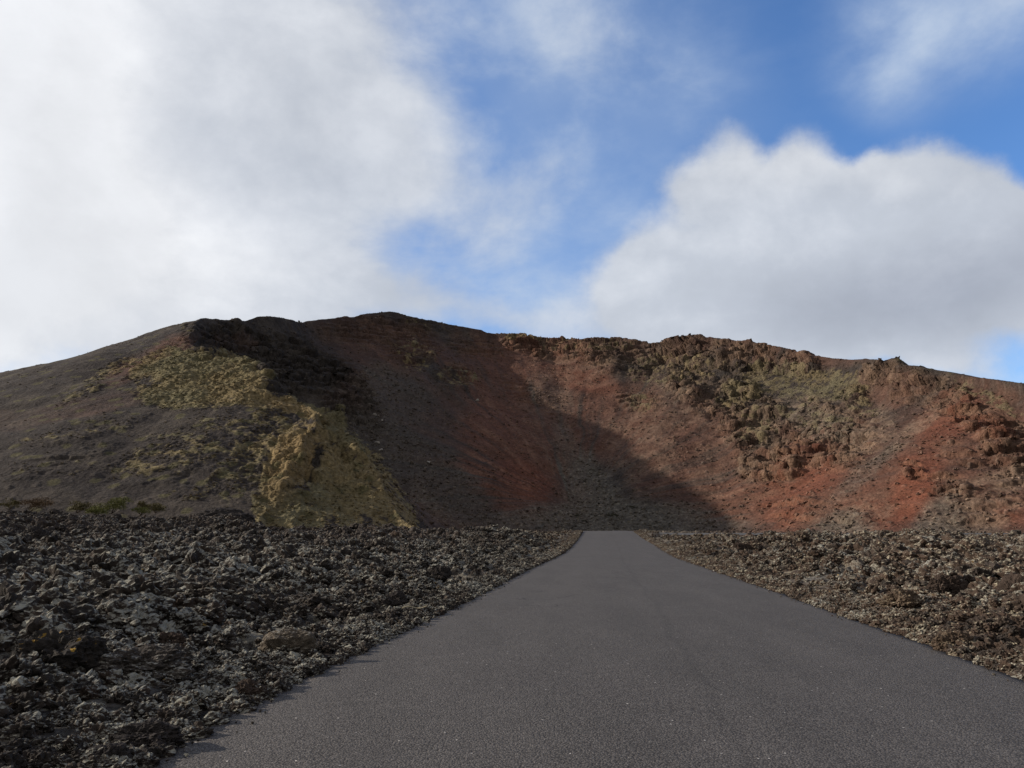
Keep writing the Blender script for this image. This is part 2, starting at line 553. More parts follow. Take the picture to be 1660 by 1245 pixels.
BRIGHTRED = [(1480, 800, 38, 75, 38, 1.0), (1420, 835, 40, 30, 30, .8), (1300, 775, 70, 35, 0, .8), (1330, 720, 60, 26, 0, .7), (1270, 740, 40, 20, 0, .6), (1540, 680, 60, 40, -30, .8), (1270, 830, 50, 40, 0, .6), (1490, 760, 40, 20, 20, .8),
             (850, 775, 60, 30, 35, .6), (1590, 690, 60, 30, 30, .7), (1640, 830, 40, 30, 0, .6), (930, 615, 90, 22, 10, .5)]
GREYSCREE = [(960, 800, 50, 80, -25, .9), (920, 720, 20, 60, -20, .4), (1000, 840, 190, 34, 0, .95), (880, 845, 130, 22, 0, .8), (700, 780, 120, 50, 38, .75), (620, 720, 80, 60, 40, .85), (1100, 850, 130, 16, 0, .8), (1400, 770, 18, 90, 48, .4), (1370, 850, 50, 26, 0, .6),
             (900, 640, 50, 30, 30, .35), (1520, 845, 40, 60, 35, .5), (1330, 690, 70, 30, 10, .55), (640, 640, 70, 50, 30, .6)]
TAN = [(1350, 690, 110, 45, 25, .8), (1230, 700, 60, 40, 0, .6), (1040, 720, 70, 90, 0, .4), (1110, 640, 60, 60, 0, .4), (1420, 690, 40, 40, 0, .6), (1590, 820, 120, 60, -28, .65), (1400, 840, 60, 35, -20, .5), (1640, 770, 40, 50, 0, .6),
       (950, 600, 100, 30, 0, .35), (1440, 620, 60, 20, 0, .3), (1250, 760, 60, 30, 0, .5), (900, 700, 60, 80, -30, .15), (1150, 760, 40, 60, 0, .25), (1490, 690, 90, 14, -40, .6)]


def ground_level(x, y):
    r = np.hypot(x, y)
    g = 0.35 + 0.9 * sst(-x, 20, 90) - 0.15 * sst(x, 10, 40)
    return g + 0.004 * np.maximum(r - 130, 0)


def mountain(x, y, full=True):
    x = x.astype(np.float32); y = y.astype(np.float32)
    # gullies and bulges: the slopes are bent before the envelope is taken
    wk = 1.2 + 3.6 * sst(np.hypot(x, y), 150, 270)
    wa = wk * fbm(x, y, 42, 3, seed=3.1); wb = wk * fbm(x, y, 42, 3, seed=8.4)
    wc = 1.3 * fbm(x, y, 9, 3, seed=1.1); wd = 1.3 * fbm(x, y, 9, 3, seed=5.2)
    X = x + (wa + wc) * .8; Y = y + (wb + wd) * .8
    ins = in_poly(X, Y, RIMPOLY)
    h, s, _ = seg_env(X, Y, RIM, ins)
    h2, s2, _ = seg_env(X, Y, SKY_L, None)
    X3 = x + 2.6 * fbm(x, y, 13, 3, .55, 23) + 1.0 * fbm(x, y, 4, 2, .5, 29); Y3 = y + 2.6 * fbm(x, y, 13, 3, .55, 37)
    h3, s3, side3 = seg_env(X3, Y3, SPUR, None)
    hm = np.maximum(h, np.where(ins, -99, h2))
    hm = np.maximum(hm, np.where(ins, -99, h3))
    g = ground_level(x, y)
    w = 5.0
    a = hm; b = g
    H = 0.5 * (a + b + np.sqrt((a - b) ** 2 + w * w)) - 0.5 * w * np.exp(-np.abs(a - b) / 9)
    H = np.maximum(H, g + 0 * a)
    hill = sst(H - g, 0.5, 12)
    PX, PY = project(x, y, H)
    wn = 0.35 * fbm(PX, PY, 70, 4, .6, 2.0)
    rock = bmask(PX, PY, ROCK, wn)
    moss = bmask(PX, PY, MOSS, wn)
    r1 = ridged(X, Y, 16, 3, .5, 4)
    # rills running down the inner slopes
    rill = fbm(s, (H - s * 0), 5.0, 3, .55, 6.0) * 0
    s = np.arctan2(X - 20, Y - 245) * 75
    rl = pn2(s / 6.0, H / 60.0 + 3) + .5 * pn2(s / 2.6, H / 40.0)
    d = hill * (rl * .2 * np.where(ins, 1, .4))
    gul = 1 - np.abs(pn2(s / 8.5 + .3 * pn2(s / 20, H / 25), H / 85.0 + 7)) * 2.2
    d = d + hill * np.where(ins, 1, .25) * (gul - .4) * .13 * sst(x, -60, 0)
    d = d + hill * fbm(x, y, 28, 3, .5, 12) * 1.4 * np.where(ins, 1, .55)
    spm = bmask(PX, PY, [(520, 765, 130, 110, 0, 1)], wn * .5) * (~ins) * hill
    d = d + spm * (fbm(x, y, 10, 4, .55, 63) * 2.6 + (ridged(x, y, 6, 3, .55, 67) - .5) * 1.5)
    # outcrops: broken ledges
    H0 = H + d
    n1 = fbm(x, y, 11, 4, .55, 15)
    led = 4.2
    ph = H0 / led + n1 * 1.5 + .25 * fbm(x, y, 30, 2, .5, 9)
    fr = ph - np.floor(ph)
    terr = (sst(fr, .55, .95) - fr) * led
    v1, v2, _ = vor(x + 2 * n1, y + 2 * n1, 6.5, 3)
    v3, v4, _ = vor(x, y, 2.4, 9)
    block = np.clip((v2 - v1) * 1.8, 0, 1)
    block2 = np.clip((v4 - v3) * 1.8, 0, 1)
    H0 = H0 + rock * (terr * .35 + (r1 - .45) * 1.2)
    # moss and tuft lumps, stones
    t1 = ridged(x, y, 1.9, 2, .6, 21)
    f = fbm(x, y, 3.0, 3, .6, 33)
    H0 = H0 + hill * (np.where(ins, .10, .05) + .45 * moss + .25 * rock) * (np.maximum(f, -.2) * 1.0)
    H0 = H0 + hill * moss * .22 * t1
    # scattered stones on every slope
    c1, c2, cid = vor(x, y, 2.8, 31)
    st = ((cid % 7) == 0) * np.clip(.30 - c1, 0, 1) * 2.2
    c3, c4, cid2 = vor(x, y, 1.2, 37)
    st2 = ((cid2 % 5) == 0) * np.clip(.34 - c3, 0, 1) * 1.0
    H0 = H0 + (st + st2 * .8) * sst(H, 0, 3) * (.8 - .5 * moss) * np.where(ins, .9, .45)
    r = np.hypot(x, y)
    H0 = H0 - 2.2 * (1 - sst(r, 99, 109)) - .5 * (1 - sst(r, 104, 120)) * sst(x, -12, -2)
    if not full:
        return H0
    return H0, dict(rock=rock, moss=moss, ins=ins, s=s, hill=hill, PX=PX, PY=PY, f=f, t1=t1, n1=n1, wn=wn, st=(st + st2) > .12, rl=rl, fr=fr)


# ------------------------------------------------------------------ materials
def mountain_material():
    m, t = new_mat('crater slope')
    g = t.node('ShaderNodeNewGeometry')
    P = g.outputs['Position']
    a = t.node('ShaderNodeAttribute', attribute_name='tint')
    rk = t.node('ShaderNodeAttribute', attribute_name='rough').outputs['Fac']
    n1 = t.noise(P, 1.6, 6, .7)
    n2 = t.noise(P, 0.45, 5, .65)
    v = t.voro(P, 1.3)
    k = t.mr(n1, .28, .74, .50, 1.55, False)
    k2 = t.mr(n2, .3, .7, .78, 1.25, False)
    kk = t.math('MULTIPLY', k, k2)
    col = t.mix(1.0, a.outputs['Color'], (1, 1, 1))
    sc = t.vmath('SCALE', a.outputs['Color'], s=kk)
    h = t.math('ADD', t.math('MULTIPLY', n1, 0.7), t.math('MULTIPLY', v, -.35))
    hh = t.math('MULTIPLY', h, t.math('MULTIPLY_ADD', rk, 1.1, .35))
    nb = t.bump(hh, .9, .55)
    finish(t, sc, .95, nb, .1)
    return m


def lava_nodes(t, P, up, rnd, warm, far, light=1.0, bare=None):
    """colour of the aa lava: dark clinker, brown cinder, crust of pale lichen on the upper sides"""
    n1 = t.noise(P, 3.2, 5, .62)
    n2 = t.noise(P, 0.35, 4, .6)
    n3 = t.noise(P, 17.0, 4, .65)
    dark = t.mix(t.mr(n1, .35, .65), (.026 * light, .023 * light, .021 * light), (.062 * light, .050 * light, .043 * light))
    brown = t.mix(n1, (.040, .029, .023), (.090, .062, .046))
    bf = t.math('ADD', t.math('MULTIPLY', warm, .46), t.math('MULTIPLY', rnd, .48))
    bf = t.mr(t.math('ADD', bf, t.math('MULTIPLY', t.math('SUBTRACT', n2, .5), .9)), .38, .78)
    c = t.mix(bf, dark, brown)
    lich = t.mix(warm, (.30, .30, .25), (.42, .37, .25))
    lich = t.mix(t.mr(n2, .3, .7), lich, (.22, .225, .205))
    lf = t.math('ADD', t.math('MULTIPLY', up, .36), t.math('MULTIPLY', t.math('SUBTRACT', n3, .5), 1.15))
    lf = t.math('ADD', lf, t.math('MULTIPLY', t.math('SUBTRACT', n1, .5), 1.3))
    lf = t.math('ADD', lf, t.math('MULTIPLY', t.math('SUBTRACT', n2, .5), .9))
    lf = t.math('SUBTRACT', lf, t.math('MULTIPLY', far, .16))
    lf = t.math('SUBTRACT', lf, t.math('MULTIPLY', warm, .05))
    lf = t.mr(lf, .16, .44, 0, .92)
    if bare is not None:
        lf = t.math('MULTIPLY', lf, bare)
    c = t.mix(lf, c, lich)
    yl = t.mr(t.noise(P, 9.0, 2, .5), .71, .78)
    yl = t.math('MULTIPLY', yl, t.mr(n2, .45, .6))
    c = t.mix(yl, c, (.30, .20, .055))
    gr = t.mr(n3, .25, .75, .6, 1.35, False)
    return t.vmath('SCALE', c, s=gr), n3, n1


def lava_material(name, instance=False, light=1.0):
    m, t = new_mat(name)
    g = t.node('ShaderNodeNewGeometry')
    P = g.outputs['Position']
    sp_ = t.node('ShaderNodeSeparateXYZ'); t.l.new(g.outputs['Normal'], sp_.inputs[0])
    pp = t.node('ShaderNodeSeparateXYZ'); t.l.new(P, pp.inputs[0])
    warm = t.mr(pp.outputs[0], -2.0, 6.0, 0.12, 1.0)
    far = t.math('MULTIPLY', t.mr(pp.outputs[1], 22, 60), t.mr(pp.outputs[0], 2, -8))
    if instance:
        oi = t.node('ShaderNodeObjectInfo')
        rnd = oi.outputs['Random']
    else:
        rnd = t.noise(P, 1.1, 2, .5)
    bare = None if instance else t.node('ShaderNodeAttribute', attribute_name='crust').outputs['Fac']
    c, n3, n1 = lava_nodes(t, P, sp_.outputs[2], rnd, warm, far, light, bare)
    h = t.math('ADD', t.math('MULTIPLY', n3, .5), t.math('MULTIPLY', t.noise(P, 60, 3, .6), .2))
    nb = t.bump(h, .9, .06)
    finish(t, c, .95, nb, .15)
    return m


def road_material():
    m, t = new_mat('asphalt')
    g = t.node('ShaderNodeNewGeometry'); P = g.outputs['Position']
    sep = t.node('ShaderNodeSeparateXYZ'); t.l.new(P, sep.inputs[0])
    lat = t.node('ShaderNodeAttribute', attribute_name='lateral').outputs['Fac']
    n = t.noise(P, 80, 3, .7)
    v = t.voro(P, 68)
    vc = t.voro(P, 68, out=1)
    sepc = t.node('ShaderNodeSeparateColor'); t.l.new(vc, sepc.inputs[0])
    big = t.noise(t.vmath('MULTIPLY', P, (1.6, .35, 1)), .8, 5, .6)
    bigr = t.noise(P, 2.3, 5, .65)
    st = t.mix(t.mr(sepc.outputs[0], .1, .95, 0, 1, False), (.048, .046, .044), (.148, .138, .130))
    gap = t.mr(v, .42, .75)
    c = t.mix(gap, st, (.031, .027, .025))
    c = t.mix(t.mr(n, .4, .7, 0, .5), c, (.076, .069, .065))
    k = t.math('MULTIPLY', t.mr(big, .3, .7, .87, 1.12, False), t.mr(bigr, .3, .7, .94, 1.06, False))
    # worn wheel paths and the paving joint down the middle
    jn = t.math('ADD', lat, t.math('MULTIPLY', t.math('SUBTRACT', t.noise(P, .25, 3, .6), .5), .10))
    joint = t.mr(t.math('ABSOLUTE', t.math('SUBTRACT', jn, .545)), .0, .014, .86, 1.0)
    w1 = t.mr(t.math('ABSOLUTE', t.math('SUBTRACT', jn, .26)), .0, .09, 1.05, 1.0)
    w2 = t.mr(t.math('ABSOLUTE', t.math('SUBTRACT', jn, .76)), .0, .09, 1.05, 1.0)
    k = t.math('MULTIPLY', k, t.math('MULTIPLY', joint, t.math('MULTIPLY', w1, w2)))
    c = t.vmath('SCALE', c, s=k)
    # pale chips
    v2 = t.voro(P, 9.0); vc2 = t.voro(P, 9.0, out=1)
    s2 = t.node('ShaderNodeSeparateColor'); t.l.new(vc2, s2.inputs[0])
    chip = t.math('MULTIPLY', t.math('LESS_THAN', v2, .07), t.math('GREATER_THAN', s2.outputs[1], .72))
    c = t.mix(chip, c, (.55, .53, .50))
    # hairline cracks in one patch left of the middle
    cr = t.voro(t.vmath('ADD', P, t.vmath('SCALE', t.noise(P, 1.2, 4, .6, out=1), s=1.0)), .55, 'DISTANCE_TO_EDGE')
    x0, y0 = flat_hit(862, 972)
    near = t.mr(t.vmath('LENGTH', t.vmath('MULTIPLY', t.vmath('SUBTRACT', P, (x0, y0, 0)), (1, .45, 0))), 1.3, .9)
    crf = t.math('MULTIPLY', t.mr(cr, .012, .004), t.math('MULTIPLY', near, t.mr(t.noise(P, 1.1, 2, .5), .46, .55)))
    c = t.mix(crf, c, (.012, .012, .012))
    h = t.math('ADD', t.math('MULTIPLY', v, -.8), t.math('MULTIPLY', n, .6))
    nb = t.bump(h, .9, .010)
    finish(t, c, .82, nb, .35)
    return m


M_MTN = mountain_material()
M_LAVA = lava_material('lava ground', False, .8)
M_ROCK = lava_material('lava clinker', True, 1.0)
M_ROAD = road_material()

# ------------------------------------------------------------------ build: mountain
AZ0, AZ1 = math.radians(-47), math.radians(44)
NC = 1500
azs = np.linspace(AZ0, AZ1, NC)
rs = [97.0]
while rs[-1] < 420:
    rs.append(rs[-1] + max(.24, (rs[-1] - 60) * .0018))
while rs[-1] < 1400:
    rs.append(rs[-1] * 1.02)
rs = np.array(rs)
RR, AA = np.meshgrid(rs, azs, indexing='ij')
MX, MY = (RR * np.sin(AA)).astype(np.float32), (RR * np.cos(AA)).astype(np.float32)
MZ, mk = mountain(MX, MY)


def lerp(a, b, f):
    return a + (b - a) * f[..., None]


def mountain_tint(mk, X, Y, Z):
    PX, PY, wn = mk['PX'], mk['PY'], mk['wn']
    v = lambda *c: np.array(c, np.float32)
    fn = fbm(X, Y, 1.1, 2, .6, 55); mid = fbm(X, Y, 7, 4, .6, 61); lo = fbm(X, Y, 30, 3, .5, 71)
    streak = pn2(mk['s'] / 7.0 + mid * .3, Z / 45.0 + 9) + .6 * pn2(mk['s'] / 2.3 + mid * .3, Z / 30.0)
    c = np.zeros(X.shape + (3,), np.float32) + v(.043, .037, .034)
    c = lerp(c, v(.060, .051, .043), sst(mid + lo, -.1, .6))
    ins = mk['ins'].astype(np.float32)
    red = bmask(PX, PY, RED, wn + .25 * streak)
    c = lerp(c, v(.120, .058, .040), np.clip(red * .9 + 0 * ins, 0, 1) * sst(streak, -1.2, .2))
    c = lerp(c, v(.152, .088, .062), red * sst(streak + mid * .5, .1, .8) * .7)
    br = bmask(PX, PY, BRIGHTRED, wn + .2 * streak)
    c = lerp(c, v(.160, .052, .030), br * .55)
    tan = bmask(PX, PY, TAN, wn)
    c = lerp(c, v(.175, .130, .096), tan * sst(mid + fn * .4, -.5, .35) * .85)
    rock = mk['rock']
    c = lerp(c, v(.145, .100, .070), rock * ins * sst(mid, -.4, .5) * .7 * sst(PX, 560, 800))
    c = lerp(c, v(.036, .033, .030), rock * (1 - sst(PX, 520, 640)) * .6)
    gs = bmask(PX, PY, GREYSCREE, wn + .2 * streak) * ins
    c = lerp(c, v(.108, .100, .084), gs * .7)
    c = lerp(c, v(.17, .16, .13), gs * sst(fn, .05, .45) * .6)
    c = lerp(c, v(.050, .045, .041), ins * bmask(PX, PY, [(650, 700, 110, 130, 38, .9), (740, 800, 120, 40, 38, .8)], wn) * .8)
    # lichen and dry scrub in tufts
    moss = mk['moss']
    thr = .75 - 1.25 * moss
    tuft = sst(mk['f'] * .8 + mk['t1'] * .35 + mid * .4, thr, thr + .35)
    mc = lerp(np.zeros_like(c) + v(.188, .150, .080), v(.140, .126, .072), sst(lo + mid * .5, -.3, .3))
    oran = bmask(PX, PY, [(470, 755, 45, 85, 30, 1), (230, 580, 70, 22, -30, .8), (480, 665, 60, 12, 20, .7)], wn)
    mc = lerp(mc, v(.215, .150, .075), oran * .6)
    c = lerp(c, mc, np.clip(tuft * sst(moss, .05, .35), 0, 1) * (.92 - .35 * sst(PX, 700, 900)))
    # isolated tufts on the ash
    c1, c2, cid = vor(X, Y, 3.4, 91)
    iso = ((cid % 3) == 0) * (1 - sst(c1, .22, .36)) * (1 - ins)
    c = lerp(c, v(.085, .078, .040), iso * .75)
    c = lerp(c, v(.16, .14, .12), mk['st'] * .15 * (1 - moss))
    c = c * (1 + .25 * mid + .22 * fn)[..., None]
    return np.clip(c, .01, .6)


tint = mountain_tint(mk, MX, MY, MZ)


def f3(p, lam, octv, gain, rid=False, seed=0.0):
    out, a, tot = 0, 1.0, 0
    for i in range(octv):
        n = pn3(p / lam + 13.7 * i + seed)
        out = out + a * ((1 - 2 * np.abs(n)) if rid else n)
        tot += a; a *= gain; lam /= 2.05
    return out / tot


def cells3(p, seed):
    """random value of the nearest cell in space: fractured blocks"""
    b = np.floor(p).astype(np.int32)
    best = np.full(len(p), 9.0, np.float32); val = np.zeros(len(p), np.float32)
    for i in (-1, 0, 1):
        for j in (-1, 0, 1):
            for k in (-1, 0, 1):
                h = PERM[PERM[PERM[(b[:, 0] + i) & 255] + ((b[:, 1] + j + seed) & 255)] + ((b[:, 2] + k) & 255)]
                c = np.stack([b[:, 0] + i, b[:, 1] + j, b[:, 2] + k], 1) + .5 + .42 * G3[h]
                d = ((p - c) ** 2).sum(1)
                m = d < best
                best = np.where(m, d, best); val = np.where(m, PERM[h + 7] / 255.0, val)
    return val - .5


def push_out(X, Y, Z, w):
    """move the surface along its normal with three-dimensional noise: crags and ledges"""
    P = np.stack([X, Y, Z], -1).astype(np.float32)
    N = np.cross(np.gradient(P, axis=1), np.gradient(P, axis=0))
    N /= np.linalg.norm(N, axis=-1, keepdims=True) + 1e-9
    N *= np.sign(N[..., 2:3])
    m = w['rock'] > .03
    p = P[m]; q = p * np.array([1, 1, 2.2], np.float32)
    rk = w['rock'][m]
    d = f3(q, 15.0, 6, .58, False) * 5.0 + (f3(q, 22.0, 2, .4, True, 3.0) - .3) * 1.6
    st = p[:, 2] / 3.4 + .9 * f3(p, 24.0, 3, .5, seed=4.0)
    fr_ = st - np.floor(st)
    d += (sst(fr_, .0, .18) - sst(fr_, .35, 1.0) - .3) * 2.2 * (.4 + sst(f3(p, 30.0, 2, .5, seed=9.0), -.3, .3))
    d += f3(p, 2.4, 3, .6, False, 7.0) * .4
    jit = np.stack([f3(p, 5.0, 2, .5, seed=21.0), f3(p, 5.0, 2, .5, seed=27.0), f3(p, 5.0, 2, .5, seed=33.0)], 1) * 1.0
    d += cells3(((p + jit) / np.array([7.0, 7.0, 3.2])).astype(np.float32), 3) * 2.2
    d += cells3(((p + jit) / np.array([2.9, 2.9, 1.5])).astype(np.float32), 11) * 1.1
    k = np.clip(rk * 1.1, 0, 1)
    dist = np.hypot(p[:, 0], p[:, 1])
    P[m] += N[m] * (d * k * np.clip((dist - 60) / 240, .3, 1.0))[:, None]
    m = (w['moss'] > .05) & (~w['ins'])
    p = P[m]
    d = ((f3(p, 2.2, 3, .65, True, 2.0) - .3) * .55 + f3(p, 9.0, 2, .5, False, 5.0) * 1.1) * w['moss'][m]
    P[m] += N[m] * d[:, None]
    return P[..., 0], P[..., 1], P[..., 2]


MX, MY, MZ = push_out(MX, MY, MZ, mk)
rough = np.clip(.25 + mk['rock'] * .8 + mk['moss'] * .7, 0, 1)
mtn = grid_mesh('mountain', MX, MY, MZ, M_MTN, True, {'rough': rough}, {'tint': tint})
tag(mtn, 'breached volcanic crater with red inner walls and mossy outer slope', 'mountain', kind='structure')

# ------------------------------------------------------------------ build: lava field
EDGE_PX = np.array([-400, 0, 60, 180, 300, 370, 420, 460, 560, 640, 720, 850, 940, 1040, 1100, 1225, 1270, 1500, 1560, 1660, 2000.])
EDGE_PY = np.array([832, 838, 838, 842, 842, 838, 852, 861, 860, 858, 857, 856, 861, 867, 868, 869, 866, 866, 870, 872, 872.])


def lava_h(x, y, fine=True):
    x = x.astype(np.float32); y = y.astype(np.float32)
    r = np.hypot(x, y)
    px = 830 + 1252 * x / np.maximum(y, .2)
    R0 = 104 + 4 * fbm(x, y, 25, 2, .5, 77)
    hf = CAMH + (HOR - np.interp(px, EDGE_PX, EDGE_PY)) / 1252 * 104 - .55
    k = np.clip(r / 104, 0, 1.1)
    base_ = .22 + (hf - .22) * k ** 1.6
    e = road_dist(x, y)
    en = e + .10 * fbm(x, y, 1.0, 3, .5, 5)
    a = sst(en, .0, 1.6)
    rz = road_z(y)
    base_ = rz + (base_ - rz) * sst(e, .0, 5.0) + .14 * sst(en, 0.0, .35) * (1 - sst(e, 2, 5))
    big = fbm(x, y, 17, 3, .5, 41) * .9 * sst(r, 12, 60) + fbm(x, y, 6, 3, .5, 44) * .42
    h = base_ + a * big
    n = fbm(x, y, 2.2, 3, .5, 47)
    rg = ridged(x + n * .4, y + n * .4, 2.6, 3, .55, 51)
    h = h + a * (rg - .55) * .38
    if fine:
        f1, f2, _ = vor(x + .25 * n, y + .25 * n, .75, 2)
        h = h + a * (np.clip((f2 - f1) * 1.5, 0, 1) - .5) * .20
        fade = 1 - sst(r, 25, 60)
        f1, f2, _ = vor(x, y, .27, 6)
        h = h + a * fade * (np.clip((f2 - f1) * 1.5, 0, 1) - .5) * .09
        h = h + (.2 + .8 * a) * fade * fbm(x, y, .16, 3, .6, 19) * .045
    h = h - sst(r, R0 - 1, R0 + 7) * 3.5
    h = np.where(e < 0, np.minimum(h, rz - .02), h)
    h = np.where(e < -.22, rz - .12, h)
    lim = rz - .01 + .15 * np.maximum(e, 0) + .04 * fbm(x, y, .3, 2, .5, 88)
    h = np.where((e >= 0) & (e < 3.0), np.minimum(h, lim), h)
    return h


rl_ = [1.2]
while rl_[-1] < 118:
    rl_.append(rl_[-1] * 1.0052)
rl_ = np.array(rl_)
azl = np.linspace(math.radians(-50), math.radians(47), 1500)
RR, AA = np.meshgrid(rl_, azl, indexing='ij')
LX, LY = (RR * np.sin(AA)).astype(np.float32), (RR * np.cos(AA)).astype(np.float32)
LZ = lava_h(LX, LY)
lf = grid_mesh('lava_field', LX, LY, LZ, M_LAVA, True, {'crust': .5 * sst(road_dist(LX, LY), .5, 1.4)})
tag(lf, kind='structure')

# ------------------------------------------------------------------ build: wide ground to the horizon
mg, t = new_mat('ash plain')
g = t.node('ShaderNodeNewGeometry')
nn = t.noise(g.outputs['Position'], .05, 6, .6)
n2 = t.noise(g.outputs['Position'], 2.0, 5, .6)
col = t.mix(nn, (.035, .031, .030), (.075, .062, .052))
finish(t, col, .95, t.bump(n2, .8, .4), .1)
ring = [0, 3, 8, 20, 50, 120, 300, 800, 2500, 9000]
vs, fs = [], []
for i, r in enumerate(ring):
    for k in range(64):
        a = k * math.tau / 64
        vs.append((r * math.sin(a), r * math.cos(a), -.42 if r < 2000 else -.42))
for i in range(len(ring) - 1):
    for k in range(64):
        a, b = i * 64 + k, i * 64 + (k + 1) % 64
        if i == 0:
            fs.append((a, b + 64, a + 64)) if False else None
        fs.append((a, b, b + 64, a + 64)) if i else fs.append((a, b + 64, a + 64))
gnd = mesh_obj('ground', vs, fs, mg)
tag(gnd, kind='structure')

# ------------------------------------------------------------------ build: road
ys = [-60]
while ys[-1] < 108:
    ys.append(ys[-1] + max(.05, abs(ys[-1]) * .012))
ys = np.array(ys)
NL = 41
u = np.concatenate([[0], np.linspace(0, 1, NL - 2), [1]])
YY, UU = np.meshgrid(ys, u, indexing='ij')
l_, r_ = road_l(YY), road_r(YY)
ej = .06 * fbm(YY.astype(np.float32), YY.astype(np.float32) * 0 + 3, .7, 3, .6, 2)
ej2 = .06 * fbm(YY.astype(np.float32), YY.astype(np.float32) * 0 + 13, .7, 3, .6, 5)
RX = l_ + ej + (r_ + ej2 - l_ - ej) * UU
RZ = road_z(YY) + .03 * (1 - (2 * UU - 1) ** 2) + .012 * fbm(RX.astype(np.float32), YY.astype(np.float32), 2.5, 2, .5, 3)
RZ[:, 0] -= .10; RZ[:, -1] -= .10
RX[:, 0] -= .015; RX[:, -1] += .015
rd = grid_mesh('road', RX, YY, RZ, M_ROAD, True, {'lateral': UU})
tag(rd, kind='structure')

# branch of the road past the end of the lava, running to the right
cpx = np.linspace(0, 1, 70)
bx = np.interp(cpx, [0, .12, .3, 1], [13.5, 17, 24, 95]); by = np.interp(cpx, [0, .12, .3, 1], [106, 111, 114, 108])
bw = 5.0
vv = np.linspace(0, 1, 9)
BX = np.repeat(bx[:, None], 9, 1); BY = by[:, None] + vv[None, :] * bw
BZ = .50 + .27 * vv[None, :] + .0 * BX + .35 * (1 - sst(BX, 15, 26))
M_TRACK, t = new_mat('far asphalt')
g = t.node('ShaderNodeNewGeometry')
finish(t, t.mix(t.noise(g.outputs['Position'], 1.5, 4, .6), (.07, .07, .07), (.10, .098, .095)), .85, None, .3)
br = grid_mesh('side_road', BX, BY, BZ, M_TRACK, True, {'lateral': vv[None, :] + 0 * BX})
tag(br, kind='structure')

# ------------------------------------------------------------------ lava rubble (uncountable): points that carry rocks
rng = np.random.RandomState(5)


def scatter(r0, r1, s0, s1, dens, pw=1.6):
    a0, a1 = math.radians(-42), math.radians(40)
    n = int((a1 - a0) / 2 * (r1 * r1 - r0 * r0) * dens)
    r = np.sqrt(rng.uniform(r0 * r0, r1 * r1, n)); a = rng.uniform(a0, a1, n)
    x, y = r * np.sin(a), r * np.cos(a)
    s = s0 + (s1 - s0) * rng.rand(n) ** (pw + 1.2)
    e = road_dist(x, y)
    m = e > s * .42
    # the rubble is trimmed low along the road
    s = np.minimum(s, .07 + .12 * np.maximum(e, 0))
    return x[m], y[m], s[m]


parts = [scatter(3.5, 9, .04, .42, 85, .8), scatter(9, 18, .07, .75, 30, .6), scatter(18, 36, .12, 1.1, 10, .6), scatter(36, 65, .2, 1.3, 4.6, .8), scatter(65, 106, .3, 1.7, 2.3, .8)]
px_ = np.concatenate([p[0] for p in parts]); py_ = np.concatenate([p[1] for p in parts]); ps = np.concatenate([p[2] for p in parts])
pz = lava_h(px_, py_) + ps * rng.uniform(-.12, .22, len(ps))
# a row of small clinker right along the edges of the road
ey, ex, es = [], [], []
yv = 2.5
while yv < 100:
    for sd in (0, 1):
        for k in range(7):
            y_ = yv + rng.uniform(-.1, .1)
            s_ = rng.uniform(.05, .17) * (1 + yv * .012)
            x_ = (road_l(np.array([y_]))[0] - (s_ * .15 - .06 + .74 * rng.rand() ** 1.3)) if sd == 0 else (road_r(np.array([y_]))[0] + (s_ * .15 - .06 + .74 * rng.rand() ** 1.3))
            ex.append(x_); ey.append(y_); es.append(s_)
    yv += .09 * (1 + yv * .02)
ex, ey, es = map(np.array, (ex, ey, es))
ez = np.maximum(lava_h(ex, ey), road_z(ey) - .02) + es * .12
px_, py_, pz, ps = np.concatenate([px_, ex]), np.concatenate([py_, ey]), np.concatenate([pz, ez]), np.concatenate([ps, es])
gy = 2.5 + 60 * rng.rand(1100) ** 1.6
gd = .30 * rng.rand(1100) ** 2.2
gs_ = rng.uniform(.007, .022, 1100) * (1 + gy * .03)
gx = np.where(rng.rand(1100) < .5, road_l(gy) + gd, road_r(gy) - gd)
px_, py_, pz, ps = np.concatenate([px_, gx]), np.concatenate([py_, gy]), np.concatenate([pz, road_z(gy) + .012 + gs_ * .2]), np.concatenate([ps, gs_])
print('rubble', len(ps))


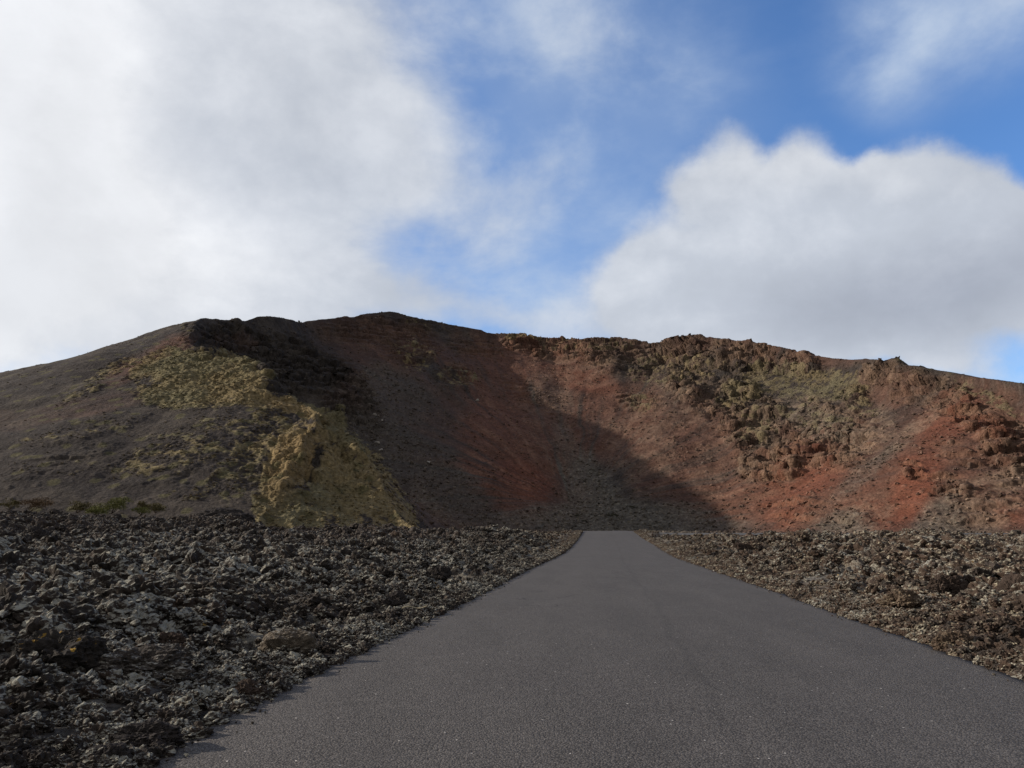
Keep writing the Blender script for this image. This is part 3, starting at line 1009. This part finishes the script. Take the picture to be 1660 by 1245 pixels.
def gn_rubble(name, mat, kinds, spiky, subdiv=4, amp=.34, flat=.75):
    ng = bpy.data.node_groups.new(name, 'GeometryNodeTree')
    ng.interface.new_socket('Geometry', in_out='INPUT', socket_type='NodeSocketGeometry')
    ng.interface.new_socket('Geometry', in_out='OUTPUT', socket_type='NodeSocketGeometry')
    T = NT(ng)
    gi = T.node('NodeGroupInput'); go = T.node('NodeGroupOutput')
    join = T.node('GeometryNodeJoinGeometry')
    rr = random.Random(3)
    for i in range(kinds):
        ico = T.node('GeometryNodeMeshIcoSphere')
        ico.inputs['Radius'].default_value = .5
        ico.inputs['Subdivisions'].default_value = subdiv
        pos = T.node('GeometryNodeInputPosition').outputs[0]
        nrm = T.node('GeometryNodeInputNormal').outputs[0]
        off = tuple(rr.uniform(-50, 50) for _ in range(3))
        pv = T.vmath('ADD', pos, off)
        a = T.math('MULTIPLY', T.math('SUBTRACT', T.noise(pv, 2.2, 2, .5), .5), amp * 2.6)
        b = T.math('MULTIPLY', T.math('SUBTRACT', T.noise(pv, 6.0, 4, .65), .5), amp * 1.1)
        c = T.math('MULTIPLY', T.voro(pv, 3.2 if not spiky else 4.5), -amp * .9)
        off_ = T.math('ADD', T.math('ADD', a, b), c)
        sc = T.vmath('SCALE', nrm, s=off_)
        npos = T.vmath('ADD', pos, sc)
        npos = T.vmath('MULTIPLY', npos, (rr.uniform(1.0, 1.5), rr.uniform(.9, 1.2), rr.uniform(flat - .1, flat + .2)))
        sp2 = T.node('GeometryNodeSetPosition')
        T.l.new(ico.outputs[0], sp2.inputs['Geometry'])
        T.l.new(npos, sp2.inputs['Position'])
        sm = T.node('GeometryNodeSetMaterial')
        sm.inputs['Material'].default_value = mat
        T.l.new(sp2.outputs[0], sm.inputs[0])
        ss = T.node('GeometryNodeSetShadeSmooth')
        T.l.new(sm.outputs[0], ss.inputs[0])
        ss.inputs['Shade Smooth'].default_value = False
        g2i = T.node('GeometryNodeGeometryToInstance')
        T.l.new(ss.outputs[0], g2i.inputs[0])
        T.l.new(g2i.outputs[0], join.inputs[0])
    iop = T.node('GeometryNodeInstanceOnPoints')
    iop.inputs['Pick Instance'].default_value = True
    T.l.new(gi.outputs[0], iop.inputs['Points'])
    T.l.new(join.outputs[0], iop.inputs['Instance'])
    for nm, typ, sock in (('pick', 'INT', 'Instance Index'), ('size', 'FLOAT', 'Scale'), ('turn', 'FLOAT_VECTOR', 'Rotation')):
        na = T.node('GeometryNodeInputNamedAttribute', data_type=typ)
        na.inputs['Name'].default_value = nm
        src = na.outputs['Attribute']
        T.l.new(src, iop.inputs[sock])
    T.l.new(iop.outputs[0], go.inputs[0])
    return ng


def point_stuff(name, x, y, z, s, ng, kinds, tilt=3.14):
    me = bpy.data.meshes.new(name)
    n = len(x)
    me.vertices.add(n)
    me.vertices.foreach_set('co', np.stack([x, y, z], 1).astype(np.float32).ravel())
    a = me.attributes.new('size', 'FLOAT', 'POINT'); a.data.foreach_set('value', s.astype(np.float32))
    a = me.attributes.new('pick', 'INT', 'POINT'); a.data.foreach_set('value', rng.randint(0, kinds, n).astype(np.int32))
    a = me.attributes.new('turn', 'FLOAT_VECTOR', 'POINT')
    rot = np.stack([rng.uniform(-tilt, tilt, n), rng.uniform(-tilt, tilt, n), rng.uniform(0, 6.28, n)], 1)
    a.data.foreach_set('vector', rot.astype(np.float32).ravel())
    me.update()
    o = bpy.data.objects.new(name, me)
    C.objects.link(o)
    md = o.modifiers.new('scatter', 'NODES')
    md.node_group = ng
    return o


NG = gn_rubble('rubble nodes', M_ROCK, 12, True, 4, .27, .85)
rub = point_stuff('lava_rubble', px_, py_, pz, ps, NG, 12, .6)
tag(rub, 'rough dark clinker covering the lava fields beside the road', 'lava rubble', kind='stuff')

# loose stones and dry tufts on the slopes, each carrying the colour of the ground it grows or lies on
def tinted_material(name, lo, hi):
    m, t = new_mat(name)
    a = t.node('ShaderNodeAttribute', attribute_name='tone', attribute_type='INSTANCER')
    oi = t.node('ShaderNodeObjectInfo')
    g = t.node('ShaderNodeNewGeometry')
    k = t.math('MULTIPLY', t.mr(oi.outputs['Random'], 0, 1, lo, hi, False), t.mr(t.noise(g.outputs['Position'], 5, 4, .6), .3, .7, .75, 1.25, False))
    finish(t, t.vmath('SCALE', a.outputs['Color'], s=k), .95, None, .1)
    return m


def pick_on_slope(weight, n, s0, s1, pw):
    w = weight.ravel().astype(np.float64)
    r = np.hypot(MX, MY).ravel()
    dr = np.gradient(rs)[:, None] * np.ones((1, NC))
    w = w * (dr.ravel() * r) ** .6
    w /= w.sum()
    k = rng.choice(len(w), n, p=w)
    k = np.unique(k)
    q = s0 + (s1 - s0) * rng.rand(len(k)) ** pw
    return k, MX.ravel()[k] + rng.uniform(-.2, .2, len(k)), MY.ravel()[k] + rng.uniform(-.1, .1, len(k)), MZ.ravel()[k], q


def add_tone(o, col):
    a = o.data.attributes.new('tone', 'FLOAT_COLOR', 'POINT')
    a.data.foreach_set('color', np.concatenate([col, np.ones((len(col), 1))], 1).astype(np.float32).ravel())


rr0 = np.hypot(MX, MY)
vis = (rr0 > 108) & (rr0 < 420)
flank = vis * (~mk['ins'])
tw = flank * (.025 + sst(mk['moss'] + .35 * mk['f'], .1, .8)) + vis * mk['ins'] * mk['moss'] * .5
k, qx, qy, qz, qs = pick_on_slope(tw, 24000, .20, .70, 2.2)
M_TUFT = tinted_material('dry tufts', .85, 1.5)
NG2 = gn_rubble('tuft nodes', M_TUFT, 6, True, 3, .55, .48)
tf = point_stuff('scrub_tufts', qx, qy, qz + .03 * qs, qs, NG2, 6, .3)
tc_ = tint.reshape(-1, 3)[k] * .55 + np.array([.165, .130, .070]) * .45
add_tone(tf, tc_)
tag(tf, 'low dry lichen and scrub tufts scattered over the crater slopes', 'scrub', kind='stuff')
sw = vis * mk['ins'] * (.35 + mk['rock'] * .5 + sst(fbm(MX, MY, 14, 3, .6, 5), -.1, .5) + 1.6 * bmask(mk['PX'], mk['PY'], GREYSCREE, mk['wn']))
k, qx, qy, qz, qs = pick_on_slope(sw, 42000, .14, 1.25, 4.5)
M_SCREE = tinted_material('scree stones', .65, 1.6)
NG3 = gn_rubble('scree nodes', M_SCREE, 6, False, 2, .30, .7)
scr = point_stuff('scree', qx, qy, qz + .1 * qs, qs, NG3, 6, .8)
add_tone(scr, tint.reshape(-1, 3)[k] * .7 + np.array([.10, .085, .07]) * .3)
tag(scr, 'loose stones and rubble littering the inner crater slopes', 'scree', kind='stuff')

# ------------------------------------------------------------------ single rocks one can point to
import bmesh
_bm = bmesh.new()
bmesh.ops.create_icosphere(_bm, subdivisions=6, radius=1.0)
ICO_V = np.array([v.co[:] for v in _bm.verts], np.float32)
ICO_F = np.array([[v.index for v in f.verts] for f in _bm.faces], np.int32)
_bm.free()
_bm = bmesh.new()
bmesh.ops.create_icosphere(_bm, subdivisions=4, radius=1.0)
ICO4_V = np.array([v.co[:] for v in _bm.verts], np.float32)
ICO4_F = np.array([[v.index for v in f.verts] for f in _bm.faces], np.int32)
_bm.free()


def stone_material(name, base, crust, cf, yellow=0.0):
    m, t = new_mat(name)
    tcn = t.node('ShaderNodeTexCoord'); P = tcn.outputs['Object']
    g = t.node('ShaderNodeNewGeometry')
    sn = t.node('ShaderNodeSeparateXYZ'); t.l.new(g.outputs['Normal'], sn.inputs[0])
    n1 = t.noise(P, 7, 6, .65); n2 = t.noise(P, 32, 4, .65)
    c = t.mix(t.mr(n1, .3, .7), tuple(b * .62 for b in base), tuple(b * 1.3 for b in base))
    lf = t.math('ADD', t.math('MULTIPLY', sn.outputs[2], .35), t.math('ADD', t.math('SUBTRACT', n2, .5), t.math('SUBTRACT', n1, .5)))
    c = t.mix(t.mr(lf, .42 - cf, .62 - cf, 0, .85), c, crust)
    if yellow:
        c = t.mix(t.mr(t.noise(P, 14, 2, .5), .70 - yellow, .76 - yellow), c, (.30, .19, .04))
    c = t.vmath('SCALE', c, s=t.mr(n2, .25, .75, .6, 1.4, False))
    finish(t, c, .95, t.bump(t.math('ADD', n1, t.math('MULTIPLY', n2, .5)), .9, .03), .15)
    return m


ST = {
    'tan': stone_material('tan stone', (.100, .084, .066), (.24, .235, .21), .16),
    'dark': stone_material('dark lava stone', (.034, .030, .029), (.12, .12, .11), -.18),
    'darkyellow': stone_material('dark lava stone with yellow lichen', (.030, .027, .025), (.10, .10, .09), -.2, .06),
    'crust': stone_material('crusted lava stone', (.052, .045, .040), (.28, .28, .25), .12),
    'orange': stone_material('orange lichen stone', (.10, .07, .045), (.32, .20, .08), .10),
    'brown': stone_material('brown cinder stone', (.050, .037, .030), (.24, .21, .16), -.02),
    'cream': stone_material('cream lichen stone', (.085, .062, .045), (.38, .33, .22), .10),
    'pale': stone_material('pale stone', (.30, .28, .25), (.38, .36, .33), .1),
}


def rock_shape(seed, size, planes=0, rough_=.30, fine=True):
    V0 = ICO_V if fine else ICO4_V
    rs_ = np.random.RandomState(seed)
    off = rs_.uniform(-40, 40, 3).astype(np.float32)
    rad = np.ones(len(V0), np.float32)
    if planes:
        N = rs_.normal(size=(planes, 3)); N /= np.linalg.norm(N, axis=1)[:, None]
        d = rs_.uniform(.45, .8, planes)
        q = (V0 @ N.T)
        rad = np.min(np.where(q > .05, d / np.maximum(q, .05), 9), axis=1)
        rad = np.minimum(rad, 1.25)
    n = pn3(V0 * 1.3 + off) * .9 + pn3(V0 * 3.1 + off) * .5 + pn3(V0 * 7.0 + off) * .28
    rad = rad * (1 + rough_ * n)
    V = V0 * rad[:, None]
    rr_ = 1 - 2 * np.abs(pn3(V * 5 + off))
    V = V + V0 * (.07 * rough_ / .3 * rr_ + .04 * rough_ / .3 * pn3(V * 15 + off) + .02 * pn3(V * 34 + off))[:, None]
    return V * np.array(size, np.float32) / 2


def on_lava(px, py):
    """where a sight line meets the lava field"""
    rr_ = np.arange(3.5, 108, .02)
    a_, e_ = azel(px, py)
    x, y = rr_ * math.sin(a_), rr_ * math.cos(a_)
    z = lava_h(x, y)
    ln = CAMH + rr_ * math.tan(e_)
    k = np.argmax(z >= ln) if (z >= ln).any() else len(rr_) - 1
    return float(x[k]), float(y[k]), float(z[k])


# px, py of the foot; width, depth, height as seen in photo pixels; kind; planes; label
BOULDERS = [
    (465, 1058, 72, 50, 36, 'tan', 7, 'large flat-topped tan boulder with a pale crust, nearest big rock left of the road'),
    (88, 1085, 105, 80, 60, 'darkyellow', 0, 'black hollow lava lump dotted with yellow lichen at the lower left'),
    (222, 1095, 130, 90, 42, 'crust', 0, 'wide low lava mound with whitish crust beside the yellow-dotted black lump'),
    (275, 972, 42, 34, 30, 'dark', 6, 'blue-black angular lava block in the middle of the left field'),
    (362, 968, 28, 24, 22, 'orange', 0, 'small round rock covered in orange lichen on the left field'),
    (276, 1052, 42, 34, 28, 'brown', 0, 'rounded brown cinder lump between the tan boulder and the crusted mound'),
    (240, 1202, 80, 54, 30, 'dark', 0, 'large dark lava boulder at the road edge in the bottom left corner'),
    (176, 1236, 52, 44, 28, 'dark', 0, 'dark knobbly lava rock cut by the bottom edge of the photo'),
    (402, 1126, 42, 32, 26, 'brown', 0, 'upright brown lava rock on the left road edge below the tan boulder'),
    (634, 988, 44, 34, 30, 'dark', 0, 'dark pointed lava rock near the left road edge beside the pale stick'),
    (712, 936, 34, 28, 20, 'dark', 0, 'small dark lava hump near the far part of the left road edge'),
    (498, 985, 66, 40, 24, 'crust', 0, 'broad pale-crusted lava hump above the tan boulder'),
    (57, 884, 36, 30, 26, 'dark', 0, 'black lava knob standing far back at the left edge of the field'),
    (1533, 962, 44, 34, 30, 'brown', 0, 'tall brown clinker pile in the middle of the right field'),
    (1640, 966, 38, 30, 34, 'brown', 4, 'upright rust-brown lava block at the right edge of the photo'),
    (1462, 985, 56, 42, 28, 'cream', 0, 'rounded lava hump covered in cream lichen near the right road edge'),
    (1545, 1052, 50, 36, 28, 'cream', 0, 'cream-spotted lava rock on the right road edge'),
    (1203, 893, 26, 20, 16, 'brown', 0, 'brown lava lump on the far left part of the right field'),
]
for i, (px, py, w, dp, hh, kd, pl, lab) in enumerate(BOULDERS):
    x, y, z = on_lava(px, py)
    k = math.hypot(x, y) / 1252
    sz = (w * k * .95, dp * k, hh * k * 1.2)
    V = rock_shape(100 + i, sz, pl, .44 if not pl else .24)
    V[:, 2] += z + sz[2] * .14
    V[:, 0] += x; V[:, 1] += y
    me = bpy.data.meshes.new('boulder')
    me.from_pydata((V - np.array([x, y, z])).tolist(), [], ICO_F.tolist())
    me.update(); me.materials.append(ST[kd])
    o = bpy.data.objects.new('boulder', me); C.objects.link(o)
    o.location = (x, y, z)
    tag(o, lab, 'boulder', 'boulders standing out of the lava fields')

# the hillock of lava at the far edge of the left field
x, y, z = bearing_point(362, 852, 100)
V = rock_shape(301, (7.4, 5.0, 3.4), 0, .26)
me = bpy.data.meshes.new('lava_mound'); me.from_pydata(V.tolist(), [], ICO_F.tolist()); me.update(); me.materials.append(ST['dark'])
o = bpy.data.objects.new('lava_mound', me); C.objects.link(o); o.location = (x, y, z + .2)
tag(o, 'black lava mound rising at the far edge of the left field', 'lava mound')

# pale stick lying on the rubble by the road
x, y, z = on_lava(672, 1000)
V, Fc = [], []
for i in range(15):
    u_ = i / 14
    cx, cz = (u_ - .5) * .42, .05 + .02 * math.sin(u_ * 7)
    cy = .03 * math.sin(u_ * 4)
    rr_ = .011 * (1 - .5 * u_) * (1 + .2 * math.sin(i * 2.1))
    for k in range(8):
        a_ = k * math.tau / 8
        V.append((cx, cy + rr_ * math.cos(a_), cz + rr_ * math.sin(a_)))
for i in range(14):
    for k in range(8):
        a_, b_ = i * 8 + k, i * 8 + (k + 1) % 8
        Fc.append((a_, b_, b_ + 8, a_ + 8))
Fc += [tuple(range(7, -1, -1)), tuple(range(112, 120))]
mw, t = new_mat('bleached wood')
gg = t.node('ShaderNodeNewGeometry')
finish(t, t.mix(t.noise(gg.outputs['Position'], 40, 4, .6), (.30, .26, .17), (.48, .43, .30)), .8, None, .2)
st_ = mesh_obj('stick', V, Fc, mw)
st_.location = (x, y, z + .10); st_.rotation_euler = (0, -.05, .15)
tag(st_, 'short pale dry stick lying on the dark rubble near the left road edge', 'stick')


# ------------------------------------------------------------------ on the slopes
def on_mountain(px, py, rmin=100):
    rr_ = np.arange(rmin, 460, .25)
    a_, e_ = azel(px, py)
    x, y = rr_ * math.sin(a_), rr_ * math.cos(a_)
    z = mountain(x, y, False)
    ln = CAMH + rr_ * math.tan(e_)
    hit = z >= ln
    k = int(np.argmax(hit)) if hit.any() else len(rr_) - 1
    return float(x[k]), float(y[k]), float(z[k])


PALE = [(607, 674, 7, 'pale stone highest in the row on the shaded slope behind the mossy spur'),
        (594, 673, 5, 'small pale stone just left of the highest pale one on the shaded slope'),
        (612, 719, 8, 'pale stone halfway down the shaded slope, right of the spur top'),
        (617, 731, 6, 'small pale stone directly below the halfway one on the shaded slope'),
        (695, 751, 6, 'lone pale stone lowest and farthest right on the shaded slope'),
        (619, 683, 4, 'tiny pale stone right of the highest pale one on the shaded slope'),
        (774, 650, 5, 'small pale stone on the dark red slope below the green ledges'),
        (668, 752, 6, 'dull stone left of the lone pale one on the shaded slope')]
for i, (px, py, w, lab) in enumerate(PALE):
    x, y, z = on_mountain(px, py)
    k = math.hypot(x, y) / 1230
    V = rock_shape(400 + i, (w * k * 1.25, w * k, w * k * .9), 8, .12, False)
    me = bpy.data.meshes.new('slope_stone'); me.from_pydata(V.tolist(), [], ICO4_F.tolist()); me.update()
    me.materials.append(ST['pale' if i < 7 else 'tan'])
    o = bpy.data.objects.new('slope_stone', me); C.objects.link(o); o.location = (x, y, z + .2 * w * k)
    tag(o, lab, 'stone', 'pale stones lying on the inner crater slope')


def leaf_material(name, a, b):
    m, t = new_mat(name)
    g = t.node('ShaderNodeNewGeometry')
    c = t.mix(t.noise(g.outputs['Position'], 3.0, 3, .6), a, b)
    finish(t, c, .85, None, .15)
    return m


LEAF = {'green': leaf_material('green scrub', (.075, .085, .022), (.15, .15, .05)),
        'olive': leaf_material('olive scrub', (.070, .062, .028), (.13, .11, .05)),
        'brown': leaf_material('brown scrub', (.075, .048, .028), (.12, .08, .045)),
        'dark': leaf_material('dark scrub', (.030, .034, .018), (.055, .055, .028))}
WOOD = leaf_material('scrub wood', (.06, .045, .035), (.09, .07, .05))


def shrub(px, py, w_px, h_px, kd, lab, r=None, n=2600, group='scrub bushes at the foot of the ash slope'):
    if r:
        x, y, z = bearing_point(px, py, r)
    else:
        x, y, z = on_mountain(px, py)
    k = math.hypot(x, y) / 1250
    W_, H_ = w_px * k, h_px * k * (1.45 if r else 1.0)
    root = bpy.data.objects.new('shrub', None); C.objects.link(root); root.location = (x, y, z + (.6 if r else -.05))
    tag(root, lab, 'shrub', group)
    rs_ = np.random.RandomState(int(px * 7 + py))
    nb = 9
    bc = np.stack([rs_.uniform(-.36, .36, nb) * W_, rs_.uniform(-.3, .3, nb) * W_, rs_.uniform(.08, .55, nb) * H_], 1)
    br_ = rs_.uniform(.22, .42, nb)
    V, Fc = [], []
    for i in range(n):
        q = rs_.randint(nb)
        d = rs_.normal(size=3); d /= np.linalg.norm(d)
        d[2] = abs(d[2]) * .9 - .15
        rad = rs_.uniform(.55, 1.08) * br_[q]
        c_ = bc[q] + d * rad * np.array([W_ * .9, W_ * .9, H_ * .95])
        if c_[2] < .02: c_[2] = .02
        ln = rs_.uniform(.07, .17) * min(1.3, H_)
        dirn = d * .9 + np.array([0, 0, .7]) + rs_.normal(size=3) * .35
        dirn /= np.linalg.norm(dirn)
        sd = np.cross(dirn, rs_.normal(size=3)); sd /= np.linalg.norm(sd)
        b0 = len(V)
        V += [c_ - sd * ln * .22, c_ + sd * ln * .22, c_ + dirn * ln]
        Fc.append((b0, b0 + 1, b0 + 2))
    mesh_obj('foliage', V, Fc, LEAF[kd], root)
    V, Fc = [], []
    for q in range(nb):
        p0 = np.array([0, 0, -.15]); p1 = bc[q]
        b0 = len(V)
        for P_, rr_ in ((p0, .05), (p0 * .4 + p1 * .6 + [0, 0, -.05], .03), (p1, .012)):
            for kk in range(5):
                a_ = kk * math.tau / 5
                V.append(P_ + np.array([math.cos(a_) * rr_, math.sin(a_) * rr_, 0]))
        for j in range(2):
            for kk in range(5):
                a_, b_ = b0 + j * 5 + kk, b0 + j * 5 + (kk + 1) % 5
                Fc.append((a_, b_, b_ + 5, a_ + 5))
    mesh_obj('stem', V, Fc, WOOD, root)


shrub(180, 839, 44, 22, 'green', 'largest bright olive-green bush at the far edge of the left lava field', 109)
shrub(158, 843, 26, 12, 'green', 'low yellow-green bush tucked against the left side of the largest bush', 106, 1500)
shrub(124, 838, 26, 14, 'olive', 'single round olive bush left of the largest bush', 109, 1500)
shrub(48, 836, 42, 18, 'brown', 'brownish sprawling bush near the left edge of the photo', 110, 2000)
shrub(232, 834, 18, 12, 'olive', 'small upright olive bush right of the largest bush', 111, 1200)
shrub(228, 841, 24, 9, 'green', 'flat yellow-green bush in front of the small upright one', 107, 1200)
shrub(251, 838, 26, 13, 'olive', 'pale olive bush at the right end of the row of bushes', 109, 1500)
shrub(14, 833, 22, 12, 'olive', 'dull olive bush touching the left edge of the photo', 112, 1200)
G2_ = 'dark low bushes on the gravel floor of the crater'
shrub(990, 838, 18, 8, 'dark', 'dark low bush on the crater floor straight above the end of the road', None, 900, G2_)
shrub(1025, 825, 16, 7, 'dark', 'dark low bush higher up and right of the one above the road end', None, 900, G2_)
shrub(935, 838, 12, 6, 'dark', 'dark low bush on the crater floor left of the road end', None, 700, G2_)
shrub(945, 846, 10, 5, 'dark', 'smallest dark bush nearest the left corner of the road end', None, 600, G2_)
